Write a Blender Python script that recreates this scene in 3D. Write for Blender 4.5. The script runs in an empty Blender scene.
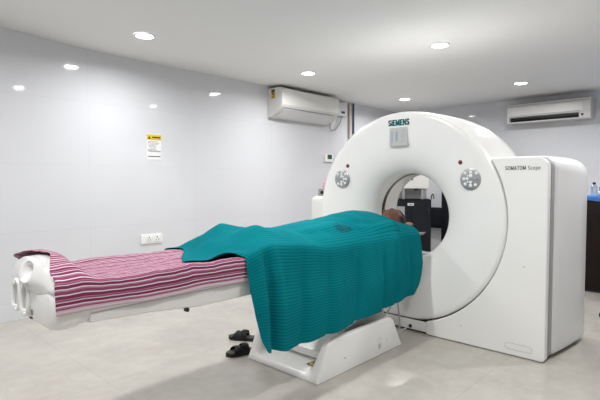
import bpy, bmesh, math, random
from mathutils import Vector, Matrix, noise
from mathutils.bvhtree import BVHTree

random.seed(4)
scene = bpy.context.scene
COL = scene.collection
PI = math.pi

# ------------------------------------------------------------------ materials
def principled(name, color, rough=0.5, metal=0.0, coat=0.0, spec=0.5, emit=None, emit_s=0.0, trans=0.0, sheen=0.0):
    m = bpy.data.materials.new(name)
    m.use_nodes = True
    b = m.node_tree.nodes['Principled BSDF']
    b.inputs['Base Color'].default_value = (*color, 1)
    b.inputs['Roughness'].default_value = rough
    b.inputs['Metallic'].default_value = metal
    b.inputs['Coat Weight'].default_value = coat
    b.inputs['Coat Roughness'].default_value = 0.08
    b.inputs['Specular IOR Level'].default_value = spec
    b.inputs['Transmission Weight'].default_value = trans
    b.inputs['Sheen Weight'].default_value = sheen
    if emit:
        b.inputs['Emission Color'].default_value = (*emit, 1)
        b.inputs['Emission Strength'].default_value = emit_s
    return m

class NT:
    """small node-tree writing helper"""
    def __init__(self, mat):
        self.t = mat.node_tree
        self.b = self.t.nodes['Principled BSDF']
    def n(self, kind, **props):
        nd = self.t.nodes.new(kind)
        for k, v in props.items():
            setattr(nd, k, v)
        return nd
    def link(self, a, b):
        self.t.links.new(a, b)
    def math(self, op, a, b=None, c=None):
        nd = self.n('ShaderNodeMath', operation=op)
        for i, v in enumerate((a, b, c)):
            if v is None: continue
            if isinstance(v, (int, float)): nd.inputs[i].default_value = v
            else: self.link(v, nd.inputs[i])
        return nd.outputs[0]
    def mix(self, fac, a, b):
        nd = self.n('ShaderNodeMix', data_type='RGBA')
        for key, v in ((0, fac), (6, a), (7, b)):
            if isinstance(v, (int, float)): nd.inputs[key].default_value = v
            elif isinstance(v, tuple): nd.inputs[key].default_value = (*v, 1)
            else: self.link(v, nd.inputs[key])
        return nd.outputs[2]
    def noise(self, vec, scale, detail=3.0, rough=0.5):
        nd = self.n('ShaderNodeTexNoise')
        nd.inputs['Scale'].default_value = scale
        nd.inputs['Detail'].default_value = detail
        nd.inputs['Roughness'].default_value = rough
        if vec is not None: self.link(vec, nd.inputs['Vector'])
        return nd.outputs['Fac']
    def bump(self, h, strength, dist):
        nd = self.n('ShaderNodeBump')
        nd.inputs['Strength'].default_value = strength
        nd.inputs['Distance'].default_value = dist
        self.link(h, nd.inputs['Height'])
        self.link(nd.outputs[0], self.b.inputs['Normal'])

def tile_lines(nt, vec, ax_a, size_a, off_a, ax_b, size_b, off_b, width):
    """1 on the joints of a rectangular tile grid"""
    s = nt.n('ShaderNodeSeparateXYZ'); nt.link(vec, s.inputs[0])
    r = []
    for ax, size, off in ((ax_a, size_a, off_a), (ax_b, size_b, off_b)):
        v = nt.math('SUBTRACT', s.outputs[ax], off)
        v = nt.math('DIVIDE', v, size)
        v = nt.math('FRACT', v)
        v = nt.math('SUBTRACT', v, 0.5)
        v = nt.math('ABSOLUTE', v)
        r.append(nt.math('GREATER_THAN', v, 0.5 - width / size / 2))
    return nt.math('MAXIMUM', r[0], r[1]), s

def wall_material(name, axis):
    m = principled(name, (.78, .785, .80), 0.055, spec=0.45)
    nt = NT(m)
    g = nt.n('ShaderNodeNewGeometry')
    lines, s = tile_lines(nt, g.outputs['Position'], axis, 1.2, 0.69, 2, 0.6, 0.15, 0.004)
    c = nt.mix(nt.math('MULTIPLY', lines, 0.30), (.70, .71, .745), (.53, .53, .55))
    nt.link(c, nt.b.inputs['Base Color'])
    # every tile is set at a very slightly different tilt
    fl = nt.n('ShaderNodeVectorMath', operation='FLOOR')
    sb = nt.n('ShaderNodeVectorMath', operation='SUBTRACT'); nt.link(g.outputs['Position'], sb.inputs[0]); sb.inputs[1].default_value = (0.69, 0.69, 0.15)
    dv = nt.n('ShaderNodeVectorMath', operation='DIVIDE'); nt.link(sb.outputs[0], dv.inputs[0]); dv.inputs[1].default_value = (1.2, 1.2, 0.6)
    nt.link(dv.outputs[0], fl.inputs[0])
    wn = nt.n('ShaderNodeTexWhiteNoise', noise_dimensions='3D'); nt.link(fl.outputs[0], wn.inputs['Vector'])
    ce = nt.n('ShaderNodeVectorMath', operation='SUBTRACT'); nt.link(wn.outputs['Color'], ce.inputs[0]); ce.inputs[1].default_value = (.5, .5, .5)
    sc = nt.n('ShaderNodeVectorMath', operation='SCALE'); nt.link(ce.outputs[0], sc.inputs[0]); sc.inputs['Scale'].default_value = 0.022
    bp = nt.n('ShaderNodeBump'); bp.inputs['Strength'].default_value = 0.25; bp.inputs['Distance'].default_value = 0.02
    nt.link(nt.math('SUBTRACT', nt.noise(g.outputs['Position'], 2.0, 1.0), nt.math('MULTIPLY', lines, 0.1)), bp.inputs['Height'])
    ad = nt.n('ShaderNodeVectorMath', operation='ADD'); nt.link(bp.outputs[0], ad.inputs[0]); nt.link(sc.outputs[0], ad.inputs[1])
    no = nt.n('ShaderNodeVectorMath', operation='NORMALIZE'); nt.link(ad.outputs[0], no.inputs[0])
    nt.link(no.outputs[0], nt.b.inputs['Normal'])
    return m

def floor_material():
    m = principled('floor_tile', (.60, .58, .53), 0.22, spec=0.5)
    nt = NT(m)
    g = nt.n('ShaderNodeNewGeometry')
    lines, s = tile_lines(nt, g.outputs['Position'], 0, 0.8, 0.42, 1, 0.8, 0.30, 0.005)
    a = nt.noise(g.outputs['Position'], 2.2, 6.0, 0.62)
    b_ = nt.noise(g.outputs['Position'], 14.0, 5.0, 0.6)
    f = nt.math('ADD', nt.math('MULTIPLY', a, 0.7), nt.math('MULTIPLY', b_, 0.3))
    cr = nt.n('ShaderNodeValToRGB')
    cr.color_ramp.elements[0].position = 0.33; cr.color_ramp.elements[0].color = (.41, .385, .345, 1)
    cr.color_ramp.elements[1].position = 0.66; cr.color_ramp.elements[1].color = (.52, .495, .45, 1)
    nt.link(f, cr.inputs[0])
    c = nt.mix(nt.math('MULTIPLY', lines, 0.45), cr.outputs[0], (.36, .34, .31))
    nt.link(c, nt.b.inputs['Base Color'])
    r = nt.math('MULTIPLY_ADD', a, 0.16, 0.12)
    nt.link(r, nt.b.inputs['Roughness'])
    return m

def ceiling_material():
    m = principled('ceiling_paint', (.70, .70, .695), 0.75, spec=0.2)
    nt = NT(m)
    g = nt.n('ShaderNodeNewGeometry')
    a = nt.noise(g.outputs['Position'], 0.9, 3.0)
    c = nt.mix(a, (.83, .83, .83), (.87, .87, .865))
    nt.link(c, nt.b.inputs['Base Color'])
    return m

def plastic(name, color, rough=0.28, coat=0.25, spec=.5):
    m = principled(name, color, rough, coat=coat, spec=spec)
    nt = NT(m)
    g = nt.n('ShaderNodeTexCoord')
    a = nt.noise(g.outputs['Object'], 3.0, 4.0)
    c = nt.mix(a, tuple(v * 0.97 for v in color), tuple(min(1, v * 1.02) for v in color))
    nt.link(c, nt.b.inputs['Base Color'])
    return m

def blanket_material():
    m = principled('teal_woven_cotton', (.0, .16, .18), 0.95, spec=0.06)
    nt = NT(m)
    uv = nt.n('ShaderNodeUVMap')
    s = nt.n('ShaderNodeSeparateXYZ'); nt.link(uv.outputs[0], s.inputs[0])
    wob = nt.noise(uv.outputs[0], 6.0, 2.0)
    v = nt.math('ADD', s.outputs[1], nt.math('MULTIPLY', wob, 0.006))
    ph = nt.math('MULTIPLY', v, 2 * PI / 0.0155)
    rib = nt.math('MULTIPLY_ADD', nt.math('SINE', ph), 0.5, 0.5)
    weave = nt.math('MULTIPLY_ADD', nt.math('SINE', nt.math('MULTIPLY', s.outputs[0], 2 * PI / 0.012)), 0.5, 0.5)
    big = nt.noise(uv.outputs[0], 5.0, 4.0)
    base = nt.mix(big, (.000, .150, .182), (.003, .222, .258))
    c = nt.mix(nt.math('MULTIPLY', nt.math('POWER', rib, 5.0), 0.60), base, (.0, .060, .075))
    # small dark print / stain over the chest
    d = nt.n('ShaderNodeVectorMath', operation='DISTANCE')
    sc = nt.n('ShaderNodeVectorMath', operation='MULTIPLY')
    nt.link(uv.outputs[0], sc.inputs[0]); sc.inputs[1].default_value = (1, 2.0, 0)
    nt.link(sc.outputs[0], d.inputs[0]); d.inputs[1].default_value = (2.42, 2 * STAIN_V, 0)
    spot = nt.math('LESS_THAN', nt.math('ADD', d.outputs['Value'], nt.math('MULTIPLY', nt.noise(uv.outputs[0], 60, 3.0), 0.16)), 0.155)
    c = nt.mix(nt.math('MULTIPLY', spot, 0.55), c, (.01, .045, .06))
    nt.link(c, nt.b.inputs['Base Color'])
    h = nt.math('ADD', nt.math('MULTIPLY', rib, -0.8), nt.math('MULTIPLY', weave, 0.25))
    nt.bump(h, 0.3, 0.002)
    return m

def sheet_material():
    m = principled('striped_cotton', (.5, .2, .3), 0.9, spec=0.2)
    nt = NT(m)
    uv = nt.n('ShaderNodeUVMap')
    s = nt.n('ShaderNodeSeparateXYZ'); nt.link(uv.outputs[0], s.inputs[0])
    v = nt.math('ADD', s.outputs[1], nt.math('MULTIPLY', nt.noise(uv.outputs[0], 5.0, 2.0), 0.006))
    f = nt.math('FRACT', nt.math('DIVIDE', v, 0.052))
    cr = nt.n('ShaderNodeValToRGB'); cr.color_ramp.interpolation = 'CONSTANT'
    W1, W2, D1, D2, P1 = (.74, .66, .70), (.66, .55, .60), (.20, .035, .095), (.27, .065, .14), (.43, .19, .28)
    bands = [(0, D1), (.20, W1), (.28, D2), (.46, P1), (.55, W1), (.62, D1), (.80, W2), (.86, D2), (.95, P1)]
    el = cr.color_ramp.elements
    el[0].position = 0; el[0].color = (*bands[0][1], 1)
    el[1].position = bands[1][0]; el[1].color = (*bands[1][1], 1)
    for p, c in bands[2:]:
        e = el.new(p); e.color = (*c, 1)
    nt.link(f, cr.inputs[0])
    pale = nt.math('LESS_THAN', s.outputs[1], 0.017)
    nt.link(nt.mix(nt.math('MULTIPLY', pale, .8), cr.outputs[0], (.66, .54, .58)), nt.b.inputs['Base Color'])
    nt.bump(nt.noise(uv.outputs[0], 300, 2.0), 0.3, 0.002)
    return m

def wood_material():
    m = principled('dark_wood', (.02, .012, .008), 0.4, spec=.2)
    nt = NT(m)
    g = nt.n('ShaderNodeTexCoord')
    mp = nt.n('ShaderNodeMapping'); mp.inputs['Scale'].default_value = (9, 9, 1.2)
    nt.link(g.outputs['Object'], mp.inputs[0])
    a = nt.noise(mp.outputs[0], 3.0, 5.0)
    nt.link(nt.mix(a, (.006, .004, .0035), (.018, .010, .008)), nt.b.inputs['Base Color'])
    return m

def skin_material():
    m = principled('brown_skin', (.20, .085, .05), 0.5, spec=0.35)
    nt = NT(m)
    g = nt.n('ShaderNodeTexCoord')
    a = nt.noise(g.outputs['Object'], 25.0, 4.0)
    nt.link(nt.mix(a, (.095, .036, .022), (.16, .066, .042)), nt.b.inputs['Base Color'])
    return m

STAIN_V = 0.650
M = {}
M['wall_x'] = wall_material('glossy_white_wall_tile', 0)
M['wall_y'] = wall_material('glossy_white_wall_tile_end', 1)
M['floor'] = floor_material()
M['ceiling'] = ceiling_material()
M['white'] = plastic('white_gloss_plastic', (.90, .90, .885), 0.25, 0.3)
M['white2'] = plastic('off_white_plastic', (.82, .815, .79), 0.35, 0.15)
M['acwhite'] = plastic('aircon_plastic', (.74, .735, .71), 0.4, 0.1)
M['silver'] = plastic('pale_silver_plastic', (.78, .78, .79), 0.35, 0.2)
M['grey'] = principled('mid_grey', (.33, .33, .34), 0.45)
M['lightgrey'] = principled('light_grey', (.55, .55, .55), 0.45)
M['metal'] = principled('brushed_grey_metal', (.42, .43, .44), 0.38, metal=0.7)
M['dark'] = principled('near_black', (.012, .012, .013), 0.5)
M['black_case'] = plastic('black_case_paint', (.012, .013, .016), 0.6, 0.0, .12)
M['charcoal'] = plastic('charcoal_paint', (.014, .016, .020), 0.65, 0.0, .12)
M['ring'] = principled('bore_window_brown', (.06, .045, .032), 0.25)
M['red'] = principled('dark_red_lens', (.16, .012, .018), 0.3)
M['teal_ink'] = principled('teal_ink', (.0, .17, .21), 0.7, spec=.1)
M['grey_ink'] = principled('dark_grey_ink', (.045, .045, .05), 0.5)
M['faint_ink'] = principled('faint_grey_ink', (.22, .22, .23), 0.6)
M['blue_ink'] = principled('pale_blue_ink', (.30, .34, .52), 0.5)
M['button'] = principled('button_white', (.85, .86, .88), 0.3)
M['screen'] = principled('grey_display', (.52, .53, .50), 0.25)
M['yellow'] = principled('yellow_print', (.75, .52, .02), 0.5)
M['paper'] = principled('white_paper', (.86, .86, .85), 0.6)
M['green'] = principled('green_lcd', (.02, .11, .06), 0.3)
M['leather'] = plastic('black_leather', (.012, .012, .013), 0.5, 0.0)
M['sole'] = principled('black_rubber_sole', (.018, .017, .016), 0.75)
M['insole'] = principled('worn_insole', (.05, .045, .04), 0.7)
M['blanket'] = blanket_material()
M['sheet'] = sheet_material()
M['wood'] = wood_material()
M['skin'] = skin_material()
M['hair'] = principled('black_hair', (.010, .008, .007), 0.55)
M['lip'] = principled('dark_lip', (.13, .035, .03), 0.45)
M['tan'] = principled('tan_foam', (.42, .24, .11), 0.7)
M['bluecloth'] = principled('blue_cloth', (.06, .20, .55), 0.8)
M['pink'] = principled('pink_plastic', (.72, .42, .58), 0.5)
M['bluepipe'] = principled('dark_blue_pipe', (.05, .10, .17), 0.5)
M['beigepipe'] = principled('beige_pipe', (.52, .43, .35), 0.6)
M['glass'] = principled('clear_plastic', (.85, .9, .95), 0.08, trans=0.85)
M['emit'] = principled('led_diffuser', (1, 1, 1), 0.5, emit=(1, .99, .97), emit_s=14.0)
M['curtain'] = principled('chair_fabric', (.02, .02, .022), 0.85)

# ------------------------------------------------------------------ mesh helpers
def box(bm, x0, x1, y0, y1, z0, z1):
    vs = [bm.verts.new(p) for p in ((x0,y0,z0),(x1,y0,z0),(x1,y1,z0),(x0,y1,z0),(x0,y0,z1),(x1,y0,z1),(x1,y1,z1),(x0,y1,z1))]
    for f in ((0,3,2,1),(4,5,6,7),(0,1,5,4),(1,2,6,5),(2,3,7,6),(3,0,4,7)):
        bm.faces.new([vs[i] for i in f])
    return vs

def rbox(bm, x0, x1, y0, y1, z0, z1, r=0.01, seg=3):
    t = bmesh.new(); box(t, x0, x1, y0, y1, z0, z1)
    bmesh.ops.bevel(t, geom=t.edges[:], offset=r, segments=seg, profile=0.5, affect='EDGES')
    merge(bm, t)

def merge(bm, t, mat=None):
    me = bpy.data.meshes.new('tmp'); t.to_mesh(me); t.free()
    if mat is not None: me.transform(mat)
    bm.from_mesh(me); bpy.data.meshes.remove(me)

def loft(bm, loops, cap0=True, cap1=True, closed=True):
    rows = [[bm.verts.new(p) for p in lp] for lp in loops]
    n = len(rows[0])
    for a, b in zip(rows, rows[1:]):
        for i in range(n if closed else n - 1):
            j = (i + 1) % n
            bm.faces.new((a[i], a[j], b[j], b[i]))
    if cap0: bm.faces.new(rows[0][::-1])
    if cap1: bm.faces.new(rows[-1])
    return rows

def prism(bm, pts, axis, a, b):
    """pts: 2D outline; axis 'X': (y,z) pts, 'Y': (x,z), 'Z': (x,y)"""
    def P(p, v):
        return {'X': (v, p[0], p[1]), 'Y': (p[0], v, p[1]), 'Z': (p[0], p[1], v)}[axis]
    loft(bm, [[P(p, a) for p in pts], [P(p, b) for p in pts]])

def lathe_x(bm, prof, cy, cz, n=128, closed_prof=True):
    """prof: (r, x) pairs turned about the X axis through (cy, cz)"""
    rings = [[bm.verts.new((x, cy + r *math.cos(2*PI*i/n), cz + r * math.sin(2*PI*i/n))) for i in range(n)] for r, x in prof]
    k = len(rings)
    for q in range(k if closed_prof else k - 1):
        a, b = rings[q], rings[(q + 1) % k]
        for i in range(n):
            j = (i + 1) % n
            bm.faces.new((a[i], a[j], b[j], b[i]))

def lathe_z(bm, prof, cx, cy, n=32):
    """prof: (r, z); open ends are capped"""
    loft(bm, [[(cx + r*math.cos(2*PI*i/n), cy + r*math.sin(2*PI*i/n), z) for i in range(n)] for r, z in prof])

def tube(bm, pts, r, n=10, closed=False):
    pts = [Vector(p) for p in pts]
    k = len(pts); loops = []
    up = None
    for i, p in enumerate(pts):
        if closed: d = pts[(i+1) % k] - pts[i-1]
        else: d = pts[min(i+1, k-1)] - pts[max(i-1, 0)]
        d.normalize()
        if up is None:
            up = Vector((0,0,1)) if abs(d.z) < 0.9 else Vector((1,0,0))
        a = d.cross(up)
        if a.length < 1e-4: a = d.orthogonal()
        a.normalize(); b = a.cross(d).normalized(); up = b
        rr = r[i] if isinstance(r, (list, tuple)) else r
        loops.append([p + a*rr*math.cos(2*PI*j/n) + b*rr*math.sin(2*PI*j/n) for j in range(n)])
    if closed:
        loops.append(loops[0])
        loft(bm, loops, False, False)
        bmesh.ops.remove_doubles(bm, verts=bm.verts[:], dist=1e-5)
    else:
        loft(bm, loops)

def smooth_path(pts, n=8):
    """Catmull-Rom through pts"""
    P = [Vector(p) for p in pts]; out = []
    for i in range(len(P) - 1):
        a, b, c, d = P[max(i-1,0)], P[i], P[i+1], P[min(i+2,len(P)-1)]
        for k in range(n):
            t = k / n
            out.append(0.5*((2*b) + (c-a)*t + (2*a-5*b+4*c-d)*t*t + (3*b-a-3*c+d)*t**3))
    out.append(P[-1]); return out

def ellipsoid(bm, c, r, u=24, v=14, rot=None):
    mat = Matrix.Translation(c) @ (rot.to_4x4() if rot else Matrix.Identity(4)) @ Matrix.Diagonal((*r, 1))
    bmesh.ops.create_uvsphere(bm, u_segments=u, v_segments=v, radius=1, matrix=mat)

def capsule(bm, a, b, ra, rb, n=14):
    a, b = Vector(a), Vector(b); d = b - a; L = d.length; d.normalize()
    q = d.to_track_quat('Z', 'Y').to_matrix().to_4x4(); mat = Matrix.Translation(a) @ q
    loops = []
    for i in range(1, 7):
        t = -PI/2 + PI/2 * i/7
        loops.append((ra*math.cos(t), ra*math.sin(t)))
    loops += [(ra, 0), ((ra+rb)/2, L/2), (rb, L)]
    for i in range(1, 7):
        t = PI/2*i/7
        loops.append((rb*math.cos(t), L + rb*math.sin(t)))
    loft(bm, [[mat @ Vector((r*math.cos(2*PI*j/n), r*math.sin(2*PI*j/n), z)) for j in range(n)] for r, z in loops])

def obj(name, bm, mat, parent=None, smooth=True, angle=35, bevel=0.0, seg=3, fix=True):
    if fix: bmesh.ops.recalc_face_normals(bm, faces=bm.faces[:])
    if smooth:
        for f in bm.faces: f.smooth = True
        if not bevel:
            for e in bm.edges:
                if len(e.link_faces) == 2 and e.calc_face_angle(0) > math.radians(angle): e.smooth = False
    me = bpy.data.meshes.new(name); bm.to_mesh(me); bm.free()
    me.materials.append(mat)
    o = bpy.data.objects.new(name, me); COL.objects.link(o)
    if bevel:
        b = o.modifiers.new('bevel', 'BEVEL'); b.width = bevel; b.segments = seg; b.limit_method = 'ANGLE'; b.angle_limit = math.radians(40)
        b.harden_normals = True
    if parent is not None:
        o.parent = parent
        root = parent
        off = Vector()
        while root is not None:
            off += root.location; root = root.parent
        o.matrix_parent_inverse = Matrix.Translation(-off) if parent.type == 'EMPTY' else Matrix.Identity(4)
    return o

def tag(o, label, cat, group=None):
    o['label'] = label; o['category'] = cat
    if group: o['group'] = group
    return o

def thing(name, label, cat, loc, group=None):
    o = bpy.data.objects.new(name, None); COL.objects.link(o)
    o.location = loc; o.empty_display_size = 0.1
    return tag(o, label, cat, group)

def struct(name, bm, mat, **k):
    o = obj(name, bm, mat, **k); o['kind'] = 'structure'; return o

def dup(root, loc, label=None, group=None):
    r = root.copy(); COL.objects.link(r); r.location = loc
    if label: r['label'] = label
    if group: r['group'] = group
    for ch in list(root.children):
        c = ch.copy(); COL.objects.link(c); c.parent = r
        for g in list(ch.children):
            d = g.copy(); COL.objects.link(d); d.parent = c
    return r

# stroke lettering: every glyph is a set of polylines on a 1-high grid, with its advance width
GLYPHS = {
 'S': (.62, [[(.56,.86),(.44,.94),(.20,.94),(.08,.84),(.08,.64),(.20,.54),(.44,.46),(.56,.36),(.56,.16),(.44,.06),(.20,.06),(.06,.14)]]),
 'I': (.18, [[(.09,0),(.09,1)]]),
 'E': (.56, [[(.08,0),(.08,1)],[(.08,.93),(.54,.93)],[(.08,.52),(.48,.52)],[(.08,.07),(.54,.07)]]),
 'M': (.82, [[(.08,0),(.08,1)],[(.10,.94),(.41,.12),(.72,.94)],[(.74,0),(.74,1)]]),
 'N': (.68, [[(.08,0),(.08,1)],[(.10,.96),(.58,.04)],[(.60,0),(.60,1)]]),
 'O': (.76, [[(.38,.94),(.18,.86),(.08,.66),(.08,.34),(.18,.14),(.38,.06),(.58,.14),(.68,.34),(.68,.66),(.58,.86),(.38,.94)]]),
 'A': (.70, [[(.05,0),(.35,.96),(.65,0)],[(.16,.32),(.54,.32)]]),
 'T': (.62, [[(.31,0),(.31,1)],[(.02,.93),(.60,.93)]]),
 'c': (.50, [[(.46,.60),(.34,.68),(.18,.66),(.08,.50),(.08,.22),(.18,.06),(.34,.04),(.46,.12)]]),
 'o': (.54, [[(.27,.68),(.13,.62),(.07,.48),(.07,.24),(.13,.10),(.27,.04),(.41,.10),(.47,.24),(.47,.48),(.41,.62),(.27,.68)]]),
 'p': (.54, [[(.08,.70),(.08,-.26)],[(.08,.56),(.22,.68),(.36,.66),(.46,.50),(.46,.22),(.36,.06),(.22,.04),(.08,.16)]]),
 'e': (.52, [[(.08,.38),(.46,.38),(.45,.54),(.36,.66),(.20,.67),(.09,.54),(.07,.22),(.18,.06),(.34,.04),(.46,.12)]]),
}
def text_bm(word, width, height, place, weight=.15, gap=.16):
    segs, x = [], 0
    for ch in word:
        adv, lines_ = GLYPHS[ch]
        for ln in lines_:
            for p, q in zip(ln, ln[1:]): segs.append(((p[0]+x, p[1]), (q[0]+x, q[1])))
        x += adv + gap
    x -= gap
    sx = width / x; w = weight*height/2
    bm = bmesh.new()
    for k, (p, q) in enumerate(segs):
        P = Vector((p[0]*sx, p[1]*height)); Q = Vector((q[0]*sx, q[1]*height)); d = (Q-P).normalized()
        P -= d*w*.6; Q += d*w*.6; n_ = Vector((-d.y, d.x))*w
        bm.faces.new([bm.verts.new(place @ Vector((v.x, v.y, 0))) for v in (P-n_, Q-n_, Q+n_, P+n_)])
    return bm

def lerp_table(tab, x):
    if x <= tab[0][0]: return tab[0][1]
    for (a, va), (b, vb) in zip(tab, tab[1:]):
        if x <= b:
            t = (x - a) / (b - a); t = t*t*(3-2*t)
            return va + (vb - va) * t
    return tab[-1][1]

def lin_table(tab, x):
    if x <= tab[0][0]: return tab[0][1]
    for (a, va), (b, vb) in zip(tab, tab[1:]):
        if x <= b: return va + (vb - va) * (x - a) / (b - a)
    return tab[-1][1]

# facing -X (towards the foot of the table): local x -> -Y, local y -> +Z
def face_negx(x, y, z):
    return Matrix(((0, 0, -1, x), (-1, 0, 0, y), (0, 1, 0, z), (0, 0, 0, 1)))

# ------------------------------------------------------------------ room
XA, XB, YA, YB, ZC = -1.6, 7.5, -2.0, 4.519, 2.44
bm = bmesh.new(); box(bm, XA-.1, XB+.1, YA-.1, YB+.1, -0.1, 0.0); struct('floor', bm, M['floor'], smooth=False)
bm = bmesh.new()
zs = [(XA-.1, 2.51), (0.9, 2.51), (1.2, 2.488), (1.5, 2.466), (1.8, 2.448), (2.1, 2.44), (XB+.1, 2.44)]
prism(bm, [(x, z) for x, z in zs] + [(XB+.1, 2.62), (XA-.1, 2.62)], 'Y', YA-.1, YB+.1)
struct('ceiling', bm, M['ceiling'], angle=20)
bm = bmesh.new(); box(bm, XA-.1, XB+.1, YB, YB+.1, 0, 2.6); struct('wall_left', bm, M['wall_x'], smooth=False)
bm = bmesh.new(); box(bm, XB, XB+.1, YA-.1, YB, 0, 2.6); struct('wall_back', bm, M['wall_y'], smooth=False)
bm = bmesh.new(); box(bm, XA-.1, XB, YA-.1, YA, 0, 2.6); struct('wall_right', bm, M['wall_x'], smooth=False)
bm = bmesh.new(); box(bm, XA-.1, XA, YA, YB, 0, 2.6); struct('wall_front', bm, M['wall_y'], smooth=False)

# ------------------------------------------------------------------ CT scanner gantry
CY, CZ = 1.985, 0.917
g = thing('ct_scanner', 'large white ring-shaped CT scanner with round bore beside the covered patient', 'scanner', (3.65, CY, 0))
bm = bmesh.new()
prof = [(.345,3.575),(.345,3.50),(.347,3.475),(.354,3.452),(.368,3.430),(.392,3.406),(.425,3.384),(.47,3.362),(.53,3.342),(.60,3.328),(.68,3.318),
        (.76,3.312),(.80,3.310),(.820,3.312),(.831,3.318),(.837,3.328),(.840,3.345),(.842,3.375),(.846,3.42),(.850,3.50),(.853,3.62),(.853,3.82),
        (.848,3.92),(.83,3.98),(.80,4.02),(.60,4.03),(.48,3.99),(.40,3.92),(.36,3.85),(.345,3.79),(.345,3.620),(.352,3.620),(.352,3.575)]
lathe_x(bm, prof, CY, CZ, 160)
obj('ring_cover', bm, M['white'], g, angle=50)
bm = bmesh.new(); lathe_x(bm, [(.3435,3.5755),(.3435,3.6195),(.351,3.6195),(.351,3.5755)], CY, CZ, 128)
obj('bore_window', bm, M['ring'], g)

def arc_pts(R, z0, z1, n=40):
    a0 = math.atan2(z0 - CZ, -math.sqrt(R*R - (z0-CZ)**2)); a1 = math.atan2(z1 - CZ, -math.sqrt(R*R - (z1-CZ)**2))
    if a1 < 0: a1 += 2*PI
    return [(CY + R*math.cos(a0 + (a1-a0)*i/n), CZ + R*math.sin(a0 + (a1-a0)*i/n)) for i in range(n+1)]
def corner(cy, cz, r, a0, a1, n=8):
    return [(cy + r*math.cos(math.radians(a0+(a1-a0)*i/n)), cz + r*math.sin(math.radians(a0+(a1-a0)*i/n))) for i in range(n+1)]

def panel_outline(R, yr, zt, rt, zb, rb):
    pts = arc_pts(R, zt, 0.104)                       # down along the ring
    pts += [(pts[-1][0], zb)]
    pts += corner(yr + rb, zb + rb, rb, 270, 180)    # low outer corner
    pts += corner(yr + rt, zt - rt, rt, 180, 90)     # top outer corner
    return pts
bm = bmesh.new(); prism(bm, panel_outline(.8495, .886, 1.361, .075, .004, .026), 'X', 3.300, 3.362)
panel = obj('side_panel', bm, M['white'], g, bevel=.009)
bm = bmesh.new(); prism(bm, panel_outline(.860, .881, 1.357, .075, .014, .035), 'X', 3.360, 3.428)
obj('panel_gap', bm, M['grey'], g)
def cover_loop(x, yr, zt, rt, zb, rb, yl=1.55):
    return [(x, a, b) for a, b in [(yl, zt), (yl, zb)] + corner(yr + rb, zb + rb, rb, 270, 180) + corner(yr + rt, zt - rt, rt, 180, 90, 12)]
bm = bmesh.new()
loft(bm, [cover_loop(*a) for a in ((3.420,.91,1.35,.08,.03,.04),(3.421,.884,1.360,.085,.020,.045),(3.430,.872,1.368,.09,.016,.05),(3.46,.862,1.372,.10,.014,.05),(3.60,.840,1.374,.115,.014,.05),
      (3.85,.812,1.372,.125,.014,.05),(3.98,.805,1.368,.13,.016,.05),(4.04,.82,1.35,.13,.024,.05),(4.06,.85,1.31,.13,.03,.05))])
obj('side_cover', bm, M['silver'], g, angle=50)
def wing_loop(x, yl, zt, rt, zb, yr=2.45):
    return [(x, a, b) for a, b in [(yr, zb)] + corner(yl - .04, zb + .04, .04, 270, 360, 6) + corner(yl - rt, zt - rt, rt, 0, 90) + [(yr, zt)]]
bm = bmesh.new()
loft(bm, [wing_loop(*a) for a in ((3.47,3.06,.98,.03,.03),(3.475,3.085,1.025,.04,.02),(3.49,3.10,1.042,.05,.02),(3.52,3.11,1.05,.05,.02),(3.95,3.11,1.05,.05,.02),(4.0,3.08,1.02,.05,.03))])
obj('wing_cover', bm, M['white2'], g, angle=50)
bm = bmesh.new(); rbox(bm, 3.303, 3.9, 1.739, 2.95, .018, .098, .004)
pl_ = obj('plinth', bm, M['white2'], g)
bm = bmesh.new(); box(bm, 3.3075, 3.4, 1.739, 2.95, .098, .106); obj('plinth_seam', bm, M['dark'], g, smooth=False)
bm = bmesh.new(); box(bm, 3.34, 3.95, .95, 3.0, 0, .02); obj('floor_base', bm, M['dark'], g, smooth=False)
bm = bmesh.new(); lathe_x(bm, [(.0005,3.297),(.013,3.297),(.015,3.303),(.0005,3.303)], 1.875, .042, 20); so = obj('socket', bm, M['dark'], pl_)
# low service slot on the panel
def rrect(y0, y1, z0, z1, r, n=6):
    return corner(y1-r, z1-r, r, 0, 90, n) + corner(y0+r, z1-r, r, 90, 180, n) + corner(y0+r, z0+r, r, 180, 270, n) + corner(y1-r, z0+r, r, 270, 360, n)
bm = bmesh.new(); prism(bm, rrect(.965, 1.140, .045, .090, .02), 'X', 3.2985, 3.301); fr = obj('service_slot', bm, M['lightgrey'], panel)
bm = bmesh.new(); prism(bm, rrect(.9685, 1.1365, .0485, .0865, .017), 'X', 3.2978, 3.301); obj('slot_cover', bm, M['white'], panel)

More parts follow.
